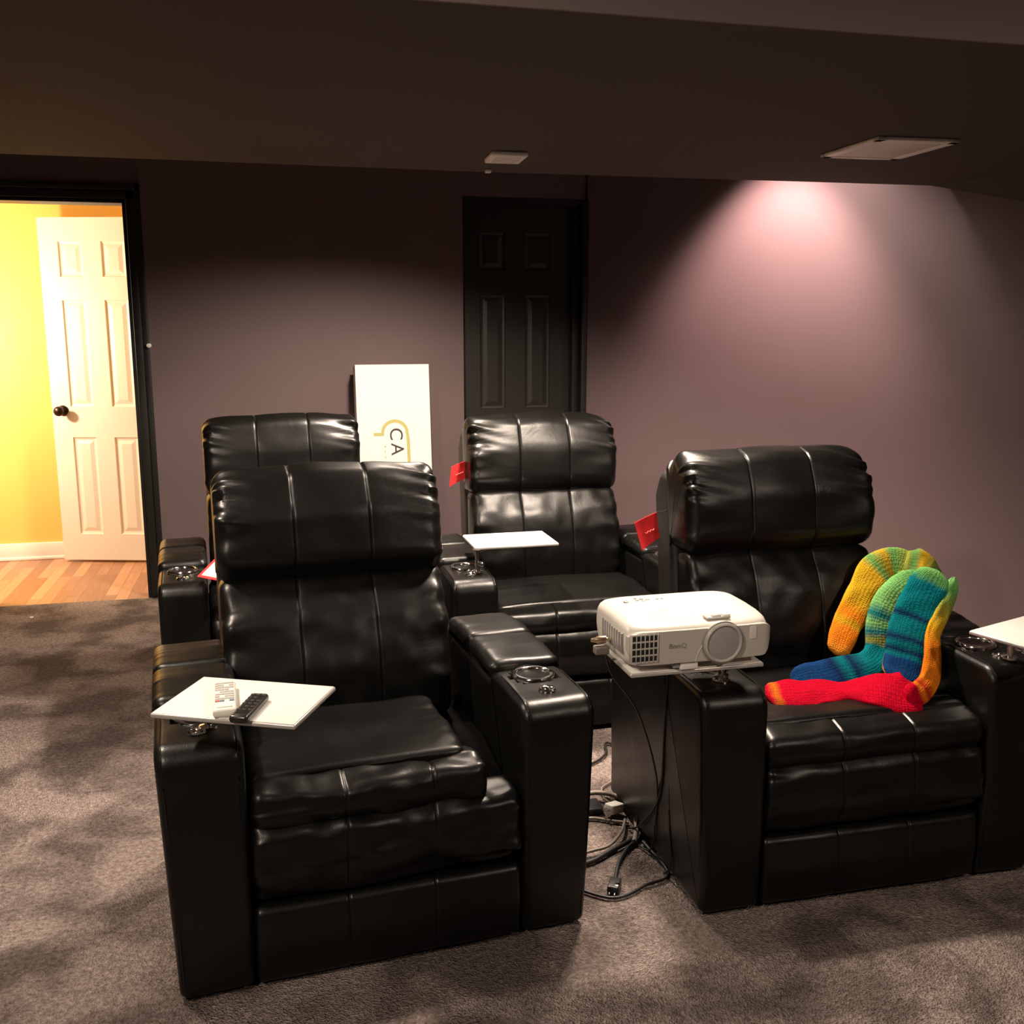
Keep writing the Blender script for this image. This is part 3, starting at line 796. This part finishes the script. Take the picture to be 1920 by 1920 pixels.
mb = MB(); mb.rbox(-.042, -.025, -.008, -.005, -.003, .003, .0008, 1, Mp); mb.rbox(-.042, -.025, .005, .008, -.003, .003, .0008, 1, Mp); mb.rbox(-.02, -.004, -.016, -.002, .011, .0135, .001, 1, Mp); mb.build('plug_pin', M_CHROME, t)
cable('thick black cord crossing the gap between recliners', [(.70, 2.36, .010), (.77, 2.375, .010), (.83, 2.41, .012), (.90, 2.45, .012), (.95, 2.50, .010), (.975, 2.55, .010)][:5], .0068, M_CABLE)
cable('grey cord running from under the front recliner to the tangle', [(.70, 2.40, .014), (.78, 2.415, .016), (.835, 2.43, .018), (.89, 2.49, .020), (.925, 2.56, .016)], .0045, M_CABLEG)
cable('black cord curving toward the viewer round the dark plug', [(.935, 2.44, .010), (.942, 2.38, .008), (.948, 2.30, .008), (.93, 2.255, .008), (.87, 2.235, .008), (.80, 2.20, .008), (.75, 2.205, .008), (.69, 2.26, .008)], .0042, M_CABLE)
cable('dark cord lying straight across the carpet behind the white plug', [(.78, 2.60, .008), (.84, 2.605, .008), (.89, 2.575, .008), (.935, 2.555, .008)], .0048, M_CABLEG)
tag(MB().rbox(.74, .885, 2.63, 2.70, .001, .022, .005, 2, Matrix.Identity(4)).build('power_adapter', M_DARK), 'flat black power adapter on the carpet beside front recliner', 'power adapter')
tag(MB().rbox(-1.222, -1.206, 5.166, 5.178, 0.0005, .006, .002, 2).build('paper_scrap', M_PLUGW), 'tiny white scrap on the carpet near the doorway', 'scrap')

# ------------------------------------------------------------------ tall white carton leaning on the back wall
BW, BD, BH = .375, .13, 1.215
lean = math.asin(.20/BH)
cb = thing('carton', 'tall white carton with olive loop logo leaning against the mauve wall', 'box', (.575, 5.055, 0), math.radians(0))
ML = Matrix.Translation((0, 0, .002)) @ Matrix.Rotation(-lean*.72, 4, 'X')
MB().rbox(-BW/2, BW/2, 0, BD, 0, BH, .002, 2, ML).build('board', M_BOX, cb, smooth=False)
mb = MB(); mb.box(-BW/2+.004, BW/2-.004, BD*.5-.001, BD*.5+.001, BH-.0005, BH+.0008, ML); mb.build('lid_seam', M_OLIVE, cb)
# logo stripe
def strip(pts, w, mat, parent, name, yy=-.0012):
    P = [Vector((p[0], 0, p[1])) for p in pts]
    V = []; Fc = []
    for i, p in enumerate(P):
        tt = (P[min(i+1, len(P)-1)]-P[max(i-1, 0)]).normalized(); nn = Vector((-tt.z, 0, tt.x))
        for s in (1, -1):
            q = p+nn*w/2*s; V.append(ML @ Vector((q.x, yy, q.z))); V.append(ML @ Vector((q.x, .001, q.z)))
    for i in range(len(P)-1):
        a = i*4; b = a+4
        Fc += [(a, b, b+2, a+2), (a, a+1, b+1, b), (a+2, b+2, b+3, a+3)]
    return mesh_obj(name, V, Fc, mat, parent, smooth=False)
lc = (-.005, .835)     # arc centre on the face
pts = [(-.105, .862), (-.080, .862), (-.056, .862)]
for k in range(0, 15):
    a = math.radians(180-k*180/14); pts.append((lc[0]+.008+.062*math.cos(a), lc[1]+.036+.058*math.sin(a)))
for z in (.83, .74, .68, .5, .3): pts.append((.070+.01*(.8-z), z))
strip(pts, .0165, M_OLIVE, cb, 'logo_stripe')
Rt = ML @ Matrix.Translation((.006, -.0012, .862)) @ Matrix.Rotation(PI/2, 4, 'X') @ Matrix.Rotation(-PI/2, 4, 'Z')
text_mesh('lettering', 'C', .094, M_INK, cb, Rt, ext=.0006)
Rt = ML @ Matrix.Translation((.010, -.0012, .785)) @ Matrix.Rotation(PI/2, 4, 'X') @ Matrix.Rotation(-PI/2, 4, 'Z')
text_mesh('lettering', 'A', .094, M_INK, cb, Rt, ext=.0006)
mb = MB()
for z in (.80, .775, .745): mb.rbox(-.052, -.046, -.0012, .001, z-.004, z+.004, .0004, 1, ML)
mb.build('fine_print', M_OLIVE, cb)

# ------------------------------------------------------------------ red hang tags and card
def hang_tag(label, P, string_to, mat=M_RED, line=True):
    """P: four world corners, counter-clockwise from top-left"""
    P = [Vector(p) for p in P]; c = sum(P, Vector())/4
    t = thing('hang_tag', label, 'tag', tuple(c), 0, 'red swing tags on the recliners')
    n = (P[1]-P[0]).cross(P[3]-P[0]).normalized()*.0007
    # gently curled card, 6 x 6 grid
    V = []; Fc = []; k = 6
    for s in (-1, 1):
        for i in range(k+1):
            for j in range(k+1):
                u, v_ = i/k, j/k
                p = P[0].lerp(P[1], u).lerp(P[3].lerp(P[2], u), v_)
                V.append(p-c+n*s+n.normalized()*.006*math.sin(u*PI)*math.sin(v_*PI*.5+.4))
    N1 = (k+1)*(k+1)
    for s in (0, 1):
        for i in range(k):
            for j in range(k):
                a = s*N1+i*(k+1)+j; Fc.append((a, a+k+1, a+k+2, a+1) if s else (a, a+1, a+k+2, a+k+1))
    b = [i*(k+1) for i in range(k+1)]+[k*(k+1)+j for j in range(1, k+1)]+[i*(k+1)+k for i in range(k-1, -1, -1)]+[j for j in range(k-1, 0, -1)]
    for q in range(len(b)): a1, a2 = b[q], b[(q+1) % len(b)]; Fc.append((a1, a2, a2+N1, a1+N1))
    card = mesh_obj('card', V, Fc, mat, t)
    mb = MB(); mb.tube([P[1]-c, (P[1]+Vector(string_to))/2-c+Vector((0, 0, -.004)), Vector(string_to)-c], .0012, 6); mb.build('string', M_DARK, t)
    if line:
        ux = (P[1]-P[0]).normalized(); uz = (P[0]-P[3]).normalized()
        a = -ux*.018; pts = [(P[0]+P[1]+P[2]+P[3])/4-c+ux*(-.018+.006*i)+uz*(.002*((-1)**i)) + n.normalized()*.0068*(-1 if n.y > 0 else 1) for i in range(7)]
        mb = MB(); mb.tube(pts, .0009, 5, sub=3); mb.build('printed_line', M_PINK, t)
    return t
hang_tag('red card tag hanging off left side of the back row recliner before the black door',
         [(.640, 3.80, .878), (.706, 3.83, .896), (.700, 3.83, .826), (.630, 3.80, .800)], (.722, 3.86, .90))
hang_tag('larger red glossy tag hanging behind the recliner with the socks',
         [(.984, 2.70, .858), (1.062, 2.73, .880), (1.074, 2.73, .803), (1.010, 2.70, .775)], (1.112, 2.745, .89))
# card with red border lying on the arm of the back-left chair
t = thing('printed_card', 'white card with red border on the arm of the back left recliner', 'card', (-.20, 3.43, .605), 0)
def quadslab(P, th, mat, name, parent, off=0):
    P = [Vector(p) for p in P]; n = Vector((0, -.35, 1)).normalized()
    V = [p+n*off for p in P]+[p+n*(off-th) for p in P]
    k = len(P)
    Fc = [tuple(range(k)), tuple(range(2*k-1, k-1, -1))]+[(i, (i+1) % k, (i+1) % k+k, i+k) for i in range(k)]
    return mesh_obj(name, V, Fc, mat, parent, smooth=False)
quadslab([(-.080, -.06, .0), (.06, -.20, .0), (.19, .02, .09), (.05, .16, .09)], .0015, M_RED, 'card_back', t)
quadslab([(-.066, -.058, .002), (.058, -.182, .002), (.170, .02, .083), (.052, .138, .083)], .001, M_CARDW, 'card_face', t, off=.0022)

# ------------------------------------------------------------------ knitted rainbow socks
Y_ = (0.62, 0.36, 0.015); O_ = (0.85, 0.22, 0.01); G_ = (0.12, 0.36, 0.10); LG = (0.22, 0.52, 0.16)
T_ = (0.0, 0.16, 0.19); B_ = (0.005, 0.045, 0.16); DB = (0.003, 0.018, 0.075); R_ = (0.55, 0.0, 0.02); OL = (0.30, 0.30, 0.04)
def sock(part_name, path, widths, thick, mat, parent, nrm_hint, split=False, seed=0, ends=(True, True)):
    """flattened knitted tube swept along a path; widths per control point"""
    P = smooth_path([Vector(p) for p in path], 8)
    m = len(P); n = 28
    nW = len(widths)
    def width(u):
        a = u*(nW-1); i = min(int(a), nW-2); f_ = a-i; f_ = f_*f_*(3-2*f_)
        return widths[i]*(1-f_)+widths[i+1]*f_
    L = [0]
    for i in range(1, m): L.append(L[-1]+(P[i]-P[i-1]).length)
    me = bpy.data.meshes.new(part_name); V = []; Fc = []; UV = []
    for i in range(m):
        u = L[i]/L[-1]
        tt = (P[min(i+1, m-1)]-P[max(i-1, 0)]).normalized()
        hint = Vector(nrm_hint(u) if callable(nrm_hint) else nrm_hint)
        side = tt.cross(hint).normalized(); nn = side.cross(tt).normalized()
        if nn.dot(hint) < 0: nn = -nn
        w = width(u)/2; th = thick/2
        if ends[1]: 
            e = max(0, (u-.95)/.05); k_ = math.sqrt(max(0.02, 1-e*e)); w *= k_; th *= max(.5, k_)
        if ends[0]:
            e = max(0, (.06-u)/.06); k_ = math.sqrt(max(0.05, 1-e*e)); w *= k_; th *= max(.5, k_)
        for k in range(n):
            a = 2*PI*k/n
            ca_, sa_ = math.cos(a), math.sin(a)
            x = math.copysign(abs(ca_)**.7, ca_)*w; y = math.copysign(abs(sa_)**.75, sa_)*th
            wv = .004*noise.noise(Vector((u*9+seed, ca_*1.5, sa_)))
            V.append(P[i]+side*(x+wv)+nn*(y+wv*1.2))
    for i in range(m-1):
        for k in range(n):
            k2 = (k+1) % n
            Fc.append((i*n+k, i*n+k2, (i+1)*n+k2, (i+1)*n+k))
            u0, u1 = L[i]/L[-1], L[i+1]/L[-1]
            UV.append([(u0, k/n), (u0, (k+1)/n), (u1, (k+1)/n), (u1, k/n)])
    Fc.append(tuple(range(n))[::-1]); UV.append([(0.0, 0.1)]*n)
    Fc.append(tuple((m-1)*n+k for k in range(n))); UV.append([(1.0, 0.1)]*n)
    me.from_pydata([tuple(v_) for v_ in V], [], Fc)
    uvl = me.uv_layers.new(name='UVMap'); li = 0
    for q in UV:
        for c_ in q: uvl.data[li].uv = c_; li += 1
    for p_ in me.polygons: p_.use_smooth = True
    me.materials.append(mat)
    me.update()
    o = bpy.data.objects.new(part_name, me); return link(o, parent)

def st(*a): return list(a)
K1 = knit('knit_yellow_orange', st((0, G_), (.12, OL), (.2, G_), (.25, Y_), (.33, G_), (.38, Y_), (.62, Y_), (.72, O_), (.79, Y_), (.83, O_), (.93, O_), (1, (.8, .3, .03))),
          st((0, G_), (.12, OL), (.3, Y_), (.6, Y_), (.8, O_), (1, O_)))
K2 = knit('knit_green_teal_blue', st((0, G_), (.25, LG), (.30, T_), (.34, LG), (.38, T_), (.42, OL), (.46, T_), (.60, T_), (.68, DB), (.72, T_), (.78, DB), (.84, B_), (1, B_)),
          st((0, G_), (.3, LG), (.45, T_), (.8, B_), (1, B_)))
K3 = knit('knit_teal_navy', st((0, LG), (.10, G_), (.16, T_), (.40, T_), (.44, DB), (.48, T_), (.58, T_), (.63, DB), (.68, T_), (.73, DB), (.77, T_), (.80, B_), (1, B_)),
          st((0, G_), (.3, OL), (.5, O_), (1, O_)))
K4 = knit('knit_orange_edge', st((0, LG), (.12, G_), (.25, OL), (.40, Y_), (.55, O_), (.80, O_), (.86, (.5, .03, .01)), (.89, O_), (.93, R_), (1, R_)),
          st((0, G_), (.3, Y_), (.5, O_), (1, R_)))
K5 = knit('knit_red_foot', st((0, R_), (.05, O_), (.08, R_), (.92, R_), (.96, (.6, .15, .01)), (1, R_)), st((0, R_), (1, R_)))
K6 = knit('knit_green_cuff', st((0, G_), (.2, Y_), (.35, G_), (.5, OL), (.65, Y_), (.8, G_), (1, OL)), st((0, G_), (1, G_)))

hf = (-.25, -.9, .35)
sk = thing('knitted_sock', 'rainbow knitted sock with folded yellow leg and blue toe pointing left on recliner seat', 'sock', (1.5, 2.35, .48), 0, 'rainbow knitted socks on the recliner')
def rel(pts, o): return [(p[0]-o[0], p[1]-o[1], p[2]-o[2]) for p in pts]
O1 = (1.5, 2.35, .48)
sock('leg_back', rel([(1.735, 2.47, .712), (1.738, 2.50, .728), (1.700, 2.515, .738), (1.640, 2.50, .722), (1.588, 2.475, .668), (1.530, 2.445, .600), (1.470, 2.40, .525)], O1), [.085, .105, .105, .095, .088, .080, .062], .026, K1, sk, hf, seed=1)
sock('leg', rel([(1.725, 2.40, .715), (1.685, 2.405, .712), (1.635, 2.405, .672), (1.598, 2.390, .605), (1.582, 2.365, .540), (1.530, 2.335, .512), (1.450, 2.320, .502), (1.365, 2.305, .498), (1.285, 2.30, .496)], O1),
     [.07, .085, .090, .088, .082, .085, .095, .10, .080], .030, K2, sk, lambda u: (-.2+.1*min(1, u*1.3), -.85+.15*min(1, u*1.3), .5+.25*min(1, u*1.3)), seed=2)
sock('cuff', rel([(1.762, 2.43, .690), (1.768, 2.44, .718), (1.755, 2.455, .745), (1.715, 2.475, .755)], O1), [.095, .11, .10, .07], .026, K6, sk, (.3, -.9, .2), seed=6)
O2 = (1.62, 2.28, .47)
sk2 = thing('knitted_sock', 'rainbow knitted sock with teal leg, orange edge and red foot on recliner seat', 'sock', O2, 0, 'rainbow knitted socks on the recliner')
sock('leg', rel([(1.728, 2.345, .760), (1.700, 2.338, .725), (1.662, 2.322, .670), (1.626, 2.298, .612), (1.598, 2.272, .560), (1.566, 2.245, .515), (1.535, 2.225, .500)], O2), [.085, .110, .118, .118, .112, .105, .09], .030, K3, sk2, (-.35, -.85, .35), seed=3)
sock('leg_edge', rel([(1.768, 2.328, .745), (1.752, 2.318, .710), (1.715, 2.295, .660), (1.668, 2.262, .612), (1.645, 2.225, .560), (1.622, 2.20, .510), (1.575, 2.175, .487), (1.530, 2.165, .484)], O2), [.03, .045, .045, .042, .050, .058, .062, .062], .022, K4, sk2, (.1, -.85, .4), seed=4)
sock('foot', rel([(1.600, 2.205, .482), (1.545, 2.180, .483), (1.480, 2.200, .492), (1.425, 2.235, .484), (1.360, 2.250, .482), (1.290, 2.255, .481), (1.195, 2.270, .481)], O2), [.06, .130, .10, .065, .095, .105, .085], .022, K5, sk2, (lambda u: (-.1, -.75+.35*min(1, max(0, (u-.1)/.4)), .65+.3*min(1, max(0, (u-.1)/.4)))), seed=5)

# ------------------------------------------------------------------ lights
def spot(name, loc, target, watts, ang, blend, col, r=.05):
    l = bpy.data.lights.new(name, 'SPOT'); l.energy = watts; l.spot_size = math.radians(ang); l.spot_blend = blend
    l.color = col; l.shadow_soft_size = r
    o = bpy.data.objects.new(name, l); link(o); o.location = loc
    d_ = Vector(target)-Vector(loc); o.rotation_euler = d_.to_track_quat('-Z', 'Y').to_euler()
    return o
WARM = (1.0, .82, .66)
spot('downlight_left', (-.75, 2.60, ZC-.01), (-.95, 2.60, 0), 190, 150, .7, WARM, .07)
spot('downlight_middle', (1.10, 2.85, ZC-.01), (1.10, 3.0, 0), 370, 130, .7, WARM, .09)
spot('downlight_back', (.55, 3.75, ZC-.01), (.35, 4.25, 0), 330, 138, .55, WARM, .07)
spot('wall_spot', (2.10, 4.29, ZT-.02), (2.35, 4.60, 1.2), 240, 78, .75, (1.0, .66, .60), .05)
spot('wall_spot', (2.38, 3.80, ZC-.01), (2.72, 4.1, 1.1), 7, 140, .9, (1.0, .84, .72), .05)  # added weak wide fill for the right wall beyond the first cone
spot('downlight_front', (-1.1, .4, 2.42), (-1.2, .8, 0), 190, 172, .4, WARM, .08)
spot('downlight_front', (2.2, -.3, 2.42), (2.2, -.1, 0), 105, 172, .4, WARM, .08)
spot('pocket_fill', (2.30, 4.15, ZT-.02), (2.40, 4.35, 0), 90, 120, 1.0, (1.0, .78, .70), .06)  # added soft fill above the soffit edge, broadens the lit wall patch
def point(name, loc, watts, col, r):
    l = bpy.data.lights.new(name, 'POINT'); l.energy = watts; l.color = col; l.shadow_soft_size = r
    o = bpy.data.objects.new(name, l); link(o); o.location = loc; return o
point('hall_lamp', (-2.05, 5.80, 1.36), 120, (1.0, .80, .55), .07)
w = bpy.data.worlds.new('world'); scene.world = w; w.use_nodes = True
w.node_tree.nodes['Background'].inputs['Color'].default_value = (.02, .016, .014, 1)
w.node_tree.nodes['Background'].inputs['Strength'].default_value = .3
scene.view_settings.view_transform = 'Standard'
scene.view_settings.look = 'None'
scene.view_settings.exposure = 0.0
